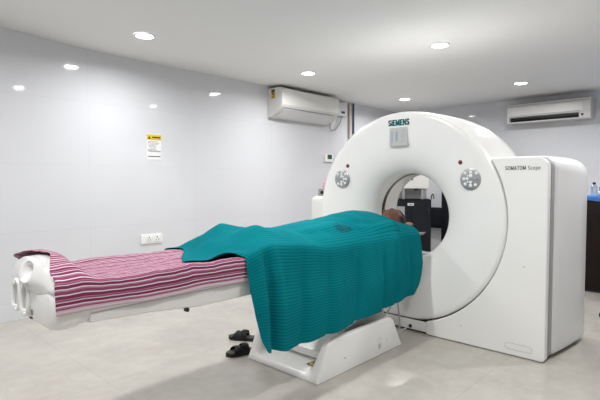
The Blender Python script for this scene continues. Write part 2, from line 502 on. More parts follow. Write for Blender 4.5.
# control pads with buttons
def ring_x(dy, dz):   # front surface of the ring cover at that distance from its axis
    r = math.hypot(dy, dz)
    tab = sorted((p for p in prof if .345 < p[0] < .835 and p[1] < 3.46), key=lambda p: p[0])
    return lin_table(tab, r)
for py, pz, s in ((1.405, 1.215, 1), (2.583, 1.218, -1)):
    x0 = ring_x(py - CY, pz - CZ)
    bm = bmesh.new(); lathe_x(bm, [(.0005,x0-.009),(.066,x0-.009),(.076,x0-.007),(.081,x0-.002),(.081,x0+.012),(.0005,x0+.012)], py, pz, 48)
    pad = obj('control_pad', bm, M['metal'], g)
    for k, (a, b, rr, m) in enumerate([(-.58,.58,.13,'button'),(0,.66,.15,'button'),(.58,.58,.14,'button'),(0,.32,.15,'button'),(-.70,0,.14,'button'),(-.36,.02,.13,'button'),
              (.05,.03,.15,'grey'),(.38,-.02,.16,'grey'),(.68,.02,.13,'grey'),(-.56,-.52,.14,'button'),(0,-.34,.13,'button'),(0,-.66,.15,'button'),(.5,-.6,.14,'button'),(-.3,-.3,.08,'button'),(.3,-.3,.08,'grey'),(-.3,.3,.08,'button')]):
        bm = bmesh.new(); lathe_x(bm, [(.0003,x0-.0125),(rr*.06,x0-.0125),(rr*.08,x0-.011),(rr*.08,x0-.008),(.0003,x0-.008)], py - a*.072*s, pz + b*.072, 14)
        obj('button', bm, M[m], pad)
for py, pz in ((1.487, 1.338), (2.519, 1.334)):
    x0 = ring_x(py - CY, pz - CZ)
    bm = bmesh.new(); lathe_x(bm, [(.0005,x0-.010),(.010,x0-.009),(.015,x0-.005),(.016,x0+.004),(.0005,x0+.004)], py, pz, 24)
    obj('indicator_light', bm, M['red'], g)
# display window above the bore
xs = ring_x(0, 1.62 - CZ) - .002
bm = bmesh.new(); prism(bm, rrect(1.922, 2.088, 1.482, 1.632, .006, 2), 'X', xs - .0015, xs + .018); disp = obj('display', bm, M['lightgrey'], g)
bm = bmesh.new(); box(bm, xs - .0030, xs - .001, 1.928, 2.082, 1.488, 1.626); obj('screen', bm, M['screen'], disp, smooth=False)
bm = bmesh.new()
for a, b, c, d in ((2.058,2.064,1.51,1.60),(2.03,2.012,1.52,1.60),(2.070,2.074,1.50,1.61)): box(bm, xs-.0036, xs-.0026, min(a,b), max(a,b), c, d)
for k in range(7): box(bm, xs-.0036, xs-.0026, 1.94+.008*(k%2), 1.985-.006*(k%3), 1.51+k*.015, 1.514+k*.015)
obj('screen_reading', bm, M['blue_ink'], disp, smooth=False)
xt = ring_x(0, 1.68 - CZ) - .0012
obj('maker_lettering', text_bm('SIEMENS', .190, .043, face_negx(xt, 2.098, 1.650), .24), M['teal_ink'], g, smooth=False)
obj('model_lettering', text_bm('SOMATOM', .132, .0255, face_negx(3.2995, 1.158, 1.275), .17), M['grey_ink'], panel, smooth=False)
obj('model_lettering', text_bm('Scope', .076, .0255, face_negx(3.2995, 1.012, 1.275), .12), M['grey_ink'], panel, smooth=False)
for y, z in ((1.02, .62), (1.45, .13)):
    bm = bmesh.new(); box(bm, 3.2992, 3.301, y, y+.012, z, z+.008); obj('scuff_mark', bm, M['lightgrey'], panel, smooth=False)

# ------------------------------------------------------------------ patient table
TY0, TY1, TYC = 1.80, 2.30, 2.05
t = thing('scanner_table', 'white motorised patient table running under the striped sheet into the scanner', 'table', (2.5, 2.07, 0))
bm = bmesh.new()
sec = [(1.80,.80),(1.795,.77),(1.797,.71),(1.812,.672),(1.845,.648),(1.90,.640),(2.20,.640),(2.255,.648),(2.288,.672),(2.303,.71),(2.305,.77),(2.30,.80),(2.285,.803),(2.262,.79),(2.18,.757),(2.05,.747),(1.92,.757),(1.838,.79),(1.815,.803)]
loft(bm, [[(x, y, z) for y, z in sec] for x in (.66, 3.275)])
top = obj('tabletop', bm, M['white'], t)
bm = bmesh.new()
loft(bm, [[(x, y, z) for y, z in ((1.801,.69),(1.806,z0+.006),(1.815,z0),(2.285,z0),(2.30,.69))] for x, z0 in ((.75,.652),(1.0,.640),(1.25,.616),(3.27,.605))])
obj('underside_rail', bm, M['white2'], t)
bm = bmesh.new(); rbox(bm, 1.18, 1.195, 1.802, 1.83, .606, .622, .003); obj('latch', bm, M['dark'], t)
bm = bmesh.new(); loft(bm, [[(x, y, z) for y, z in ((1.88,.775),(1.90,.752),(2.05,.742),(2.20,.752),(2.21,.775),(2.05,.757))] for x in (3.0, 3.55)])
obj('cradle_board', bm, M['grey'], t)
bm = bmesh.new(); loft(bm, [[(x, y, z) for y, z in ((1.90,.762),(2.16,.762),(2.165,h1),(2.13,h1),(2.10,.782),(2.03,.768),(1.96,.782),(1.93,h1),(1.895,h1))] for x, h1 in ((3.26,.80),(3.29,.83),(3.42,.845),(3.45,.82))])
obj('head_holder', bm, M['black_case'], t, bevel=.006)
bm = bmesh.new(); rbox(bm, 3.50, 3.54, 1.985, 2.055, .764, .850, .02); obj('head_pad', bm, M['tan'], t)
# foot end: rounded end block, hood with a round opening, two loop handles
bm = bmesh.new()
def foot_loop(x, e):
    y0, y1, z0, z1, r = 1.797+e, 2.305-e, .632+e, .80-e*.6, .075-e*.5
    return [(x, y, z) for y, z in rrect(y0, y1, z0, z1, r, 8)]
loft(bm, [foot_loop(.720, .004), foot_loop(.69, .0), foot_loop(.655, .0), foot_loop(.630, .006), foot_loop(.620, .016), foot_loop(.615, .03)])
foot = obj('foot_end', bm, M['white'], t, angle=60)
bm = bmesh.new()
HN = 48
def hood_pt(i, k):   # k=1 outer arch, k=0 round hole rim
    a = 2*PI*i/HN
    oy, oz = math.cos(a), math.sin(a)
    arch = (2.065 + .262*math.copysign(abs(oy)**.9, oy), .79 + (.108*oz**.95 if oz > 0 else .03*oz))
    hole = (2.040 + .038*oy, .846 + .034*oz)
    return arch[0]*k + hole[0]*(1-k), arch[1]*k + hole[1]*(1-k)
def hood_loop(x, k, sc=1.0):
    out = []
    for i in range(HN):
        y, z = hood_pt(i, k)
        if sc != 1: y, z = 2.055 + (y-2.055)*sc, .79 + (z-.79)*sc
        out.append((x + (.02*((z-.79)/.1) if k > .3 else .012*((z-.846)/.034)), y, z))
    return out
loft(bm, [hood_loop(.715, 1, .70), hood_loop(.708, 1, .85), hood_loop(.692, 1, .94), hood_loop(.670, 1, .97), hood_loop(.64, 1, .96), hood_loop(.622, 1, .92), hood_loop(.614, .8), hood_loop(.610, .45), hood_loop(.604, .2), hood_loop(.607, .06), hood_loop(.618, 0),
          [(.65, 2.040 + .032*math.cos(2*PI*i/HN), .846 + .029*math.sin(2*PI*i/HN)) for i in range(HN)],
          [(.72, 2.040 + .030*math.cos(2*PI*i/HN), .846 + .027*math.sin(2*PI*i/HN)) for i in range(HN)]])
hood = obj('foot_hood', bm, M['white'], t, angle=70)
for yc in (2.205, 2.095):
    pts = []
    hw = .042
    for (y, z) in ((yc+hw*.75,.775),(yc+hw,.745),(yc+hw,.695),(yc+hw*.7,.668),(yc,.662),(yc-hw*.7,.668),(yc-hw,.695),(yc-hw,.745),(yc-hw*.75,.775),(yc,.785)):
        pts.append((.612 - (.003 if z < .7 else 0), y, z))
    sp = smooth_path(pts + [pts[0]], 4)[:-1]
    bm = bmesh.new(); tube(bm, sp, .0085, 10, closed=True)
    h = obj('loop_handle', bm, M['white'], t)
    for z in (.672, .77):
        bm = bmesh.new(); tube(bm, [(.600, yc+.01, z), (.625, yc+.01, z)], .008, 8); obj('handle_stud', bm, M['white'], h)
    bm = bmesh.new(); prism(bm, rrect(yc-.034, yc+.034, .662, .772, .02), 'X', .6135, .617); obj('recess', bm, M['lightgrey'], t)
bm = bmesh.new()
for y, z, w, hh in ((2.075,.672,.014,.006),(2.079,.684,.004,.018),(2.066,.668,.006,.006),(2.030,.652,.026,.005),(2.025,.668,.004,.022)): box(bm, .6125, .6165, y, y+w, z, z+hh)
obj('printed_symbol', bm, M['dark'], t, smooth=False)
# pedestal
def ped_top(x): return lin_table([(2.040,.004),(2.042,.026),(2.055,.038),(2.14,.062),(2.24,.092),(2.36,.125),(2.80,.15),(2.985,.15)], x)
rail = [(2.040,.004),(2.042,.026),(2.062,.062),(2.085,.118),(2.105,.166),(2.130,.202),(2.165,.226),(2.21,.235),(2.80,.236),(2.84,.230),(2.87,.214),(2.985,.008)]
def ped_z(x, y):
    d_ = min(y - 1.765, 2.385 - y)           # distance in from the outer side face
    zr, zt_ = lin_table(rail, x), min(ped_top(x), lin_table(rail, x))
    k = 1.0 if d_ < .030 else (0.0 if d_ > .125 else .5 + .5*math.cos(PI*(d_ - .030)/.095))
    r = .016*(1 - min(1, d_/.016)); r = .016 - math.sqrt(max(0, .016**2 - r*r))
    return zt_ + (zr - zt_)*k**1.3 - min(r, max(0, zr - .003))
ys = [0,.002,.005,.010,.016,.03] + [.03 + .095*k/12 for k in range(1, 13)]
ys = [1.765 + v for v in ys] + [2.075] + [2.385 - v for v in reversed(ys)]
xs_ = sorted(set([2.040,2.0405,2.042,2.046,2.055,2.062,2.07,2.085,2.095,2.105,2.118,2.130,2.148,2.165,2.19,2.21,2.24,2.30,2.36,2.5,2.65,2.80,2.82,2.84,2.855,2.87] + [2.87 + .115*k/8 for k in range(1, 9)]))
bm = bmesh.new()
loops_ = []
for x in xs_:
    row = [(x, y, max(.0035, ped_z(x, y))) for y in ys]
    loops_.append([(x, ys[0], .003)] + row + [(x, ys[-1], .003)])
loft(bm, loops_)
bmesh.ops.remove_doubles(bm, verts=bm.verts[:], dist=2e-4)
ped = sr = obj('pedestal', bm, M['white'], t, angle=48)
if True:
    if True:
        for x, z, w in ((2.30,.085,.010),(2.78,.085,.007)):
            bm = bmesh.new(); box(bm, x, x+w, 1.7638, 1.766, z, z+w); obj('screw_hole', bm, M['grey'], sr, smooth=False)
        bm = bmesh.new()
        tmp = bmesh.new(); lathe_x(tmp, [(.014,-.0016),(.018,-.0016),(.018,.001),(.014,.001)], 0, 0, 24)
        merge(bm, tmp, Matrix.Translation((2.695, 1.765, .075)) @ Matrix.Rotation(PI/2, 4, 'Z'))
        tmp = bmesh.new(); box(tmp, -.0016, .001, -.010, .010, -.016, .016)
        merge(bm, tmp, Matrix.Translation((2.695, 1.765, .062)) @ Matrix.Rotation(PI/2, 4, 'Z'))
        for k in range(7):
            a = math.radians(40 + k*16); box(bm, 2.695+.034*math.cos(a)-.003, 2.695+.034*math.cos(a)+.003, 1.7635, 1.766, .078+.036*math.sin(a), .082+.036*math.sin(a))
        obj('embossed_mark', bm, M['lightgrey'], sr, smooth=False)
bm = bmesh.new()   # warning triangle lies on the low front of the pedestal
tri = [(-.034,-.028),(.034,-.028),(0,.032)]
def on_slope(p, dz):   # p: local (right=-Y, up=+X)
    x = 2.145 + p[1]*.9; return (x, 1.885 - p[0], lin_table([(2.07,.048),(2.14,.068),(2.24,.098)], x) + dz)
loft(bm, [[on_slope(p, .0005) for p in tri], [on_slope(p, .0022) for p in tri]])
st = obj('warning_sticker', bm, M['yellow'], t, smooth=False)
bm = bmesh.new()
def strip(a, b, w):
    a, b = Vector(a), Vector(b); d = (b-a).normalized(); n = Vector((-d.y, d.x))*w
    q = [a-n, b-n, b+n, a+n]
    loft(bm, [[on_slope(p, .0023) for p in q], [on_slope(p, .0032) for p in q]])
for a, b in zip(tri, tri[1:] + tri[:1]): strip(a, b, .0035)
strip((0,.012), (0,-.010), .0032); strip((0,-.016), (0,-.020), .0032)
obj('sticker_print', bm, M['dark'], st, smooth=False)
# lifting arm: stepped cover plates between pedestal and tabletop
lift_parts = [(2.17,.125,2.40,.255),(2.412,.262,2.63,.385),(2.642,.392,2.85,.508),(2.862,.515,3.03,.602)]
for x0, z0, x1, z1 in lift_parts:
    bm = bmesh.new(); prism(bm, [(x0,z0-.035),(x0,z0+.012),(x1,z1+.012),(x1,z1-.075),(x1-.04,z1-.11)], 'Y', 1.835, 2.275); obj('lift_cover', bm, M['white'], t, bevel=.006)
bm = bmesh.new(); prism(bm, [(2.25,.09),(3.03,.56),(3.03,.606),(2.80,.606),(2.22,.11)][::1], 'Y', 1.90, 2.24); obj('lift_arm', bm, M['grey'], t)
bm = bmesh.new(); box(bm, 2.45, 2.95, 1.9, 2.24, .12, .40); obj('lift_motor', bm, M['lightgrey'], t)

cb = bmesh.new(); tube(cb, smooth_path([(2.98,2.0,.10),(3.06,1.93,.20),(3.12,1.90,.30),(3.17,1.90,.16),(3.22,1.92,.03),(3.26,1.90,.02),(3.294,1.90,.04)], 8), .006, 8)
tag(obj('cable', cb, M['lightgrey']), 'thin grey cable looping from table pedestal to scanner base', 'cable')

# ------------------------------------------------------------------ patient (one continuous body)
bm = bmesh.new()
PY = 2.05
for s in (-1, 1):
    capsule(bm, (2.40,PY+s*.085,.842), (1.99,PY+s*.088,.832), .078, .052)
    capsule(bm, (1.99,PY+s*.088,.832), (1.82,PY+s*.09,.820), .050, .050)
    capsule(bm, (1.82,PY+s*.09,.820), (1.72,PY+s*.09,.810), .049, .032)
    capsule(bm, (1.71,PY+s*.09,.800), (1.69,PY+s*.118,.872), .034, .028)
    capsule(bm, (1.69,PY+s*.116,.868), (1.68,PY+s*.126,.890), .030, .020)
    capsule(bm, (2.99,PY+s*.165,.850), (2.74,PY+s*.170,.838), .050, .040)
    capsule(bm, (2.74,PY+s*.170,.838), (2.56,PY+s*.150,.862), .038, .026)
    ellipsoid(bm, (2.49,PY+s*.138,.872), (.050,.038,.018))
    for k, (dy, L) in enumerate(((-.028,.060),(-.010,.072),(.009,.070),(.027,.055))):
        a = Vector((2.452, PY+s*.134+dy, .872)); b = a + Vector((-L*.6, 0, .004)); c = b + Vector((-L*.4, 0, -.012))
        capsule(bm, a, b, .0095, .0088, 8); capsule(bm, b, c, .0088, .0075, 8)
    capsule(bm, (2.50,PY+s*.106,.872), (2.455,PY+s*.083,.876), .011, .009, 8)
ellipsoid(bm, (2.43,PY,.842), (.15,.165,.078)); ellipsoid(bm, (2.66,PY,.862), (.22,.150,.095)); ellipsoid(bm, (2.86,PY,.855), (.20,.170,.090)); ellipsoid(bm, (3.00,PY,.848), (.085,.195,.062))
HX, HY, HZ = 3.290, 2.035, .885
capsule(bm, (3.05,2.045,.852), (3.23,HY,.868), .058, .052)
main_bm = bm; bm = bmesh.new()
HM = Matrix.Translation((HX, HY, HZ)) @ Matrix.Rotation(math.radians(-38), 4, 'X') @ Matrix.Rotation(math.radians(-10), 4, 'Y') @ Matrix.Translation((-HX, -HY, -HZ))
ellipsoid(bm, (HX, HY, HZ-.002), (.108,.080,.095))                    # skull
ellipsoid(bm, (HX-.062, HY, HZ+.018), (.066,.060,.066))               # jaw
ellipsoid(bm, (HX-.104, HY, HZ+.050), (.020,.024,.020))               # chin
capsule(bm, (HX+.012, HY, HZ+.083), (HX-.030, HY, HZ+.100), .009, .013, 10)   # nose
for s in (-1, 1):
    ellipsoid(bm, (HX-.032, HY+s*.010, HZ+.090), (.010,.009,.009), 12, 8)    # nostrils
    ellipsoid(bm, (HX+.020, HY+s*.030, HZ+.068), (.016,.028,.016), 12, 8)    # brow
    ellipsoid(bm, (HX-.026, HY+s*.038, HZ+.050), (.034,.026,.024), 12, 8)    # cheek
    ellipsoid(bm, (HX+.002, HY+s*.031, HZ+.070), (.011,.016,.011), 12, 8)    # closed eye
    ellipsoid(bm, (HX-.012, HY+s*.078, HZ-.012), (.032,.010,.020), 14, 10, Matrix.Rotation(s*.25, 3, 'X'))  # ear
ellipsoid(bm, (HX-.066, HY, HZ+.076), (.011,.026,.009), 14, 8)               # mouth
merge(main_bm, bm, HM); bm = main_bm
me = bpy.data.meshes.new('raw'); bm.to_mesh(me); bm.free()
raw = bpy.data.objects.new('raw', me); COL.objects.link(raw)
rm = raw.modifiers.new('r', 'REMESH'); rm.mode = 'VOXEL'; rm.voxel_size = .0052
sm = raw.modifiers.new('s', 'SMOOTH'); sm.iterations = 9; sm.factor = .5
dg = bpy.context.evaluated_depsgraph_get()
bme = bpy.data.meshes.new_from_object(raw.evaluated_get(dg))
bpy.data.objects.remove(raw)
body_bm = bmesh.new(); body_bm.from_mesh(bme); bpy.data.meshes.remove(bme)
body_tree = BVHTree.FromBMesh(body_bm)
person = obj('person', body_bm, M['skin'], fix=False, angle=180)
tag(person, 'person lying on their back under teal blanket, brown head inside the scanner bore', 'person')
bm = bmesh.new(); ellipsoid(bm, (HX+.004, HY, HZ-.008), (.112,.0845,.099), 40, 28)
for v in bm.verts: v.co += v.co.normalized()*0 + (v.co - Vector((HX,HY,HZ))).normalized()*.003*noise.noise(v.co*60)
bmesh.ops.delete(bm, geom=[v for v in bm.verts if not (v.co.x > HX+.045 + (v.co.z-HZ)*.25 or (v.co.z < HZ-.02 and v.co.x > HX-.035))], context='VERTS')
bm.transform(HM); obj('hair', bm, M['hair'], person, fix=False)
for s in (-1, 1):
    bm = bmesh.new(); tube(bm, smooth_path([(HX+.020,HY+s*.012,HZ+.0845),(HX+.026,HY+s*.030,HZ+.0840),(HX+.018,HY+s*.050,HZ+.074)], 4), [.002]+[.0038]*7+[.0015], 6); bm.transform(HM); obj('eyebrow', bm, M['hair'], person)
    bm = bmesh.new(); tube(bm, smooth_path([(HX-.003,HY+s*.017,HZ+.0805),(HX-.006,HY+s*.031,HZ+.0815),(HX-.002,HY+s*.046,HZ+.076)], 4), .0018, 6); bm.transform(HM); obj('eyelash', bm, M['hair'], person)
bm = bmesh.new(); ellipsoid(bm, (HX-.062, HY, HZ+.0835), (.006,.021,.0045), 14, 8); ellipsoid(bm, (HX-.073, HY, HZ+.0825), (.006,.018,.0045), 14, 8); bm.transform(HM); obj('lips', bm, M['lip'], person)

# ------------------------------------------------------------------ cloths
def cloth(name, rows, mat, uvs, thick=.004, sub=1):
    """rows of points -> grid mesh with a UV layer holding cloth lengths in metres"""
    me = bpy.data.meshes.new(name)
    n = len(rows[0]); vs = [p for r in rows for p in r]
    fs = [(i*n+j, i*n+j+1, (i+1)*n+j+1, (i+1)*n+j) for i in range(len(rows)-1) for j in range(n-1)]
    me.from_pydata(vs, [], fs); me.update()
    uvl = me.uv_layers.new(name='UVMap')
    flat = [q for r in uvs for q in r]
    for lp in me.loops: uvl.data[lp.index].uv = flat[lp.vertex_index]
    for p in me.polygons: p.use_smooth = True
    me.materials.append(mat)
    o = bpy.data.objects.new(name, me); COL.objects.link(o)
    so = o.modifiers.new('thickness', 'SOLIDIFY'); so.thickness = thick; so.offset = 1
    if sub:
        s = o.modifiers.new('soft', 'SUBSURF'); s.levels = sub; s.render_levels = sub
    return o

def fbm(x, y, z=0.0, o=3):
    return sum(noise.noise(Vector((x*2**k, y*2**k, z + 7.3*k))) / 2**k for k in range(o))

# striped sheet ---------------------------------------------------------------
def sheet_top(x, y):
    a = (y - 2.05) / .25
    z = .787 + .026 * min(1, 1.06*abs(a))**2.0
    # over the hood at the foot
    if x < .87:
        hz = .79 + .105*math.sqrt(max(0, 1 - ((y-2.065)/.272)**2)) + .014
        k = lerp_table([(.58,1),(.70,1),(.80,0)], x)
        z = max(z, z*(1-k) + hz*k)
        # bunched roll towards the far corner
        kr = lerp_table([(2.0,0),(2.28,1)], y) * lerp_table([(.56,1),(.66,1),(.74,0)], x)
        z += .004*kr
    k2 = lerp_table([(1.44,0),(1.58,1)], x); z = z*(1-k2) + k2*(.757 + .052*min(1, abs(a))**2.2)
    wr = (1-k2)*fbm(x*5.0 + y*3, y*9.0 - x*2, 1.0)
    z += .006*wr + (1-k2)*(.008*max(0, noise.noise(Vector((x*9 - y*6, y*5 + x*3, 4.0)))) + .005*abs(noise.noise(Vector((x*16 + y*14, y*12 - x*3, 8.0)))))
    return z
NX, rows, uvs = 130, [], []
svals = []
for k in range(7): svals.append(('n', k/6))          # near drape, hem -> edge
for k in range(1, 45): svals.append(('t', k/45))
for k in range(0, 6): svals.append(('f', k/5))
x_start = [(1.78,.635),(1.83,.615),(1.90,.64),(1.98,.670),(2.06,.680),(2.14,.665),(2.20,.640),(2.26,.620),(2.29,.625),(2.31,.645)]
slen = 0
for kind, f in svals:
    row, uv = [], []
    for i in range(NX + 1):
        u = i / NX
        if kind == 'n':
            xs0 = .615 - .0*f
            x = xs0 + (1.60 - xs0)*u
            hem = .708 - .012*u + .004*math.sin(x*11) + .004*noise.noise(Vector((x*5, 2, 0)))
            z = hem + (sheet_top(x, 1.80) + .0 - hem)*f
            y = 1.784 + .006*f**3 - .004*(1-f)*(1+math.sin(x*23 + 2*math.sin(x*5)))
            v = .10*f
        elif kind == 't':
            y = 1.790 + (2.312-1.790)*f
            xs0 = lin_table(x_start, y); x = xs0 + (1.60 - xs0)*u
            z = sheet_top(x, y); v = .10 + .52*f
        else:
            y = 2.314 + .006*f; xs0 = .65 + .06*f; x = xs0 + (1.60 - xs0)*u
            z = sheet_top(x, 2.308) - .10*f; v = .62 + .1*f
        row.append((x, y, z)); uv.append((x, v))
    rows.append(row); uvs.append(uv)
tag(cloth('striped_sheet', rows, M['sheet'], uvs, .003), 'maroon and white striped sheet spread over the foot half of the table', 'sheet')

# teal blanket ------------------------------------------------------------------
ridge = [(1.36,.800),(1.44,.832),(1.52,.895),(1.61,.944),(1.72,.946),(1.86,.918),(2.03,.906),(2.22,.925),(2.42,.950),(2.60,.968),(2.77,.982),(2.93,.968),(3.03,.945),(3.12,.915),(3.20,.885),(3.30,.86)]
feet_gap = lambda x: math.exp(-((x-1.66)/.16)**2)
TENTS = [((1.72,1.945,.942),(1.62,1.80,.806)), ((1.72,1.945,.942),(1.98,1.93,.898)),
         ((1.65,2.165,.940),(1.42,2.06,.800)), ((1.65,2.165,.940),(1.53,2.25,.850)), ((1.65,2.165,.940),(1.90,2.13,.910))]
def ridge_h(x, y):
    r = lin_table(ridge, x - .02)*.3 + lin_table(ridge, x)*.4 + lin_table(ridge, x + .02)*.3
    t_ = abs(y - 2.05) / .272
    w = lerp_table([(2.0,2.0),(2.35,1.75),(3.0,1.75),(3.2,2.4)], x)
    g_ = max(0.0, 1 - min(1, t_)**w)
    z = .806 + (r - .806)*g_
    # feet: two humps with a dip between
    fg = feet_gap(x)
    if fg > .01:
        hump = 0
        for fx, fy in ((1.67, 2.165), (1.72, 1.955)):
            hump = max(hump, math.exp(-(((x-fx)/.12)**2 + ((y-fy)/.085)**2)))
        z = z*(1-.75*fg) + .75*fg*(.806 + .132*hump + .085*g_*(1-hump)*math.exp(-((x-1.75)/.2)**2))
    # rounded roll over the table edge
    z -= .014*max(0, (1.835-y)/.05)**2
    # cloth stretched tent-like from the feet to the border
    for (ax, ay, az), (bx, by, bz) in TENTS:
        L2 = (bx-ax)**2 + (by-ay)**2
        tt = max(0, min(1, ((x-ax)*(bx-ax) + (y-ay)*(by-ay)) / L2))
        zc = az + (bz-az)*tt - .5*math.hypot(x-ax-(bx-ax)*tt, y-ay-(by-ay)*tt)
        dd = zc - z
        if dd > -.03: z = z + (dd + math.sqrt(dd*dd + .0004))/2 - .002
    # pulled-up crease lines
    z += .007*fbm(x*4 + y*5, y*7 - x*2, 3.0, 3)*(.4 + .6*g_)
    z += .009*max(0, noise.noise(Vector((x*8 + y*9, y*5 - x*4, 9.0))))
    return z
def body_h(x, y):
    best = 0
    for dx, dy in ((0,0),(.02,0),(-.02,0),(0,.02),(0,-.02)):
        hit = body_tree.ray_cast(Vector((x+dx, y+dy, 1.4)), Vector((0,0,-1)))
        if hit[0] is not None: best = max(best, hit[0].z)
    return best
xl_top = [(1.785,1.515),(1.82,1.475),(1.86,1.40),(1.93,1.335),(2.02,1.30),(2.12,1.36),(2.20,1.425),(2.27,1.465),(2.295,1.44),(2.315,1.37)]
xr_top = [(1.785,3.262),(1.85,3.278),(1.91,3.285),(1.95,3.225),(1.985,3.155),(2.035,3.125),(2.085,3.155),(2.12,3.225),(2.16,3.285),(2.22,3.28),(2.315,3.26)]
xl_near = [(0,1.505),(.3,1.508),(.6,1.528),(.9,1.565),(1,1.595)]
xr_near = [(0,3.262),(.2,3.257),(.5,3.25),(.72,3.235),(.85,3.205),(.94,3.165),(1,3.11)]
hem_z = [(1.55,.338),(1.66,.308),(1.80,.292),(2.22,.293),(2.60,.312),(2.85,.330),(3.05,.352),(3.25,.372)]
NX = 200; rows, uvs = [], []
def near_fold(x, t_):
    a = noise.noise(Vector((x*6.5, .3*t_, 0)))*.6 + noise.noise(Vector((x*13, .5*t_, 5)))*.45
    c = -.055*math.exp(-((x - 1.640 - .035*t_)/.020)**2) + .018*math.exp(-((x - 1.58 - .02*t_)/.035)**2) + .016*math.exp(-((x - 1.70 - .03*t_)/.03)**2)
    for cx, dep in ((2.10,.010),(2.40,.014),(2.71,.018),(2.86,.010),(3.05,.012),(1.88,.010)):
        c -= 1.5*dep*math.exp(-((x-cx - .04*(1-t_))/.026)**2)*min(1, t_*2.2)
    return (a*.024*min(1, t_*1.6) + c*min(1, t_*3 + .15))
levels = [('n', 1 - k/24) for k in range(24)] + [('t', k/64) for k in range(65)] + [('f', k/10) for k in range(1, 11)]
for kind, f in levels:
    row, uv = [], []
    for i in range(NX + 1):
        u = i / NX
        if kind == 'n':
            a, b = lin_table(xl_near, f), lin_table(xr_near, f); x = a + (b-a)*u
            hz = lerp_table(hem_z, x) + .006*noise.noise(Vector((x*9, 0, 3)))
            ze = ridge_h(x, 1.785)
            z = ze + (hz - ze)*f
            y = 1.783 - .044*min(1, f*1.8)**.8 - near_fold(x, f)
            y = min(y, 1.783 - .004)
            # edge roll at the free left border
            y -= .012*math.exp(-u/.015)*f
            v = .55 - .50*f
        elif kind == 't':
            y = 1.785 + (2.315-1.785)*f
            a, b = lin_table(xl_top, y), lin_table(xr_top, y); x = a + (b-a)*u
            z = ridge_h(x, y)
            bh = body_h(x, y) if x < 3.14 else 0
            if bh > 0: z = max(z, bh + .012)
            if bh > 0 and y < 1.87: pass
            # puffed hem along the foot border, a taller fold near the front edge
            e = math.exp(-((x-a)/.05)**2)
            lie = math.exp(-((x-a)/.085)**2) * lerp_table([(1.86,0),(1.91,1)], y)
            z = z*(1-lie) + lie*(sheet_top(min(x, 1.44), min(y, 2.30)) + .010)
            z += e*.026*math.exp(-((y-1.845)/.035)**2)
            v = .55 + .58*f
        else:
            y = 2.318 + .02*f; a, b = 1.37 + .08*f, 3.26; x = a + (b-a)*u
            z = ridge_h(x, 2.315)*(1-f) + .70*f; v = 1.13 + .4*f
        row.append([x, y, z]); uv.append((x, v))
    rows.append(row); uvs.append(uv)
# relax the top a little so that it hangs like cloth
nt0, nt1 = 24, 24 + 65
for it in range(3):
    new = [[p[2] for p in r] for r in rows]
    for a in range(nt0 + 1, nt1 - 1):
        for i in range(1, NX):
            avg = (rows[a-1][i][2] + rows[a+1][i][2] + rows[a][i-1][2] + rows[a][i+1][2]) / 4
            new[a][i] = max(rows[a][i][2]*.5 + avg*.5, avg)
    for a in range(nt0 + 1, nt1 - 1):
        for i in range(1, NX): rows[a][i][2] = new[a][i]
rows = [[tuple(p) for p in r] for r in rows]
tag(cloth('teal_blanket', rows, M['blanket'], uvs, .004), 'teal ribbed blanket covering the patient and hanging over the table side', 'blanket')

# ------------------------------------------------------------------ sandals
def sandal_parts(root):
    L = .235
    def half(x):   # x from heel 0 to toe 1
        return lerp_table([(0,.012),(.04,.026),(.18,.036),(.45,.036),(.72,.048),(.88,.042),(.97,.022),(1,.006)], x)
    n = 26
    out = [((k/n-.5)*L, half(k/n)) for k in range(n+1)] + [((k/n-.5)*L, -half(k/n)) for k in range(n, -1, -1)]
    bm = bmesh.new(); loft(bm, [[(x, y*s, z) for x, y in out] for z, s in ((.0,.92),(.006,1),(.018,1),(.024,.96))]); obj('sole', bm, M['sole'], root)
    bm = bmesh.new(); loft(bm, [[(x*.95, y*.9, z) for x, y in out] for z in (.0235,.0265)]); obj('insole', bm, M['insole'], root)
    def strap(name, x0, x1, rise, w, skew):
        rows_ = []
        for i in range(17):
            a = PI*i/16; c = math.cos(a); s_ = math.sin(a)
            xm = x0 + (x1-x0)*i/16
            rows_.append([(xm + k*w + skew*s_*.0, c*.050, .014 + rise*s_ + (.004 if abs(k) < .4 else 0)) for k in (-.5,-.25,0,.25,.5)])
        b = bmesh.new()
        vs = [[b.verts.new(p) for p in r] for r in rows_]
        for a_, b_ in zip(vs, vs[1:]):
            for k in range(4): b.faces.new((a_[k], a_[k+1], b_[k+1], b_[k]))
        bmesh.ops.solidify(b, geom=b.faces[:], thickness=.004)
        return obj(name, b, M['leather'], root)
    strap('strap', .055, .015, .040, .042, 0)
    strap('strap', .015, .060, .046, .036, 0)
    s3 = strap('strap', -.02, -.01, .058, .045, 0)
    b = bmesh.new(); rbox(b, -.028, -.006, -.049, -.043, .035, .055, .003); obj('buckle', b, M['metal'], s3)
for loc, rz, lab in (((2.262, 2.70, 0), math.radians(118), 'black strappy sandal further from the table base, toe to the left'), ((2.065, 2.477, 0), math.radians(160), 'black strappy sandal touching the table base, nearer the camera')):
    r = thing('sandal', lab, 'sandal', (0,0,0), 'pair of sandals on the floor')
    sandal_parts(r)
    r.location = loc; r.rotation_euler = (0, 0, rz)

# ------------------------------------------------------------------ air conditioners
def mapA(x0, z0): return lambda a, d, z: (x0 + a, YB - d, z0 + z)
def mapB(y1, z0): return lambda a, d, z: (XB - d, y1 - a, z0 + z)

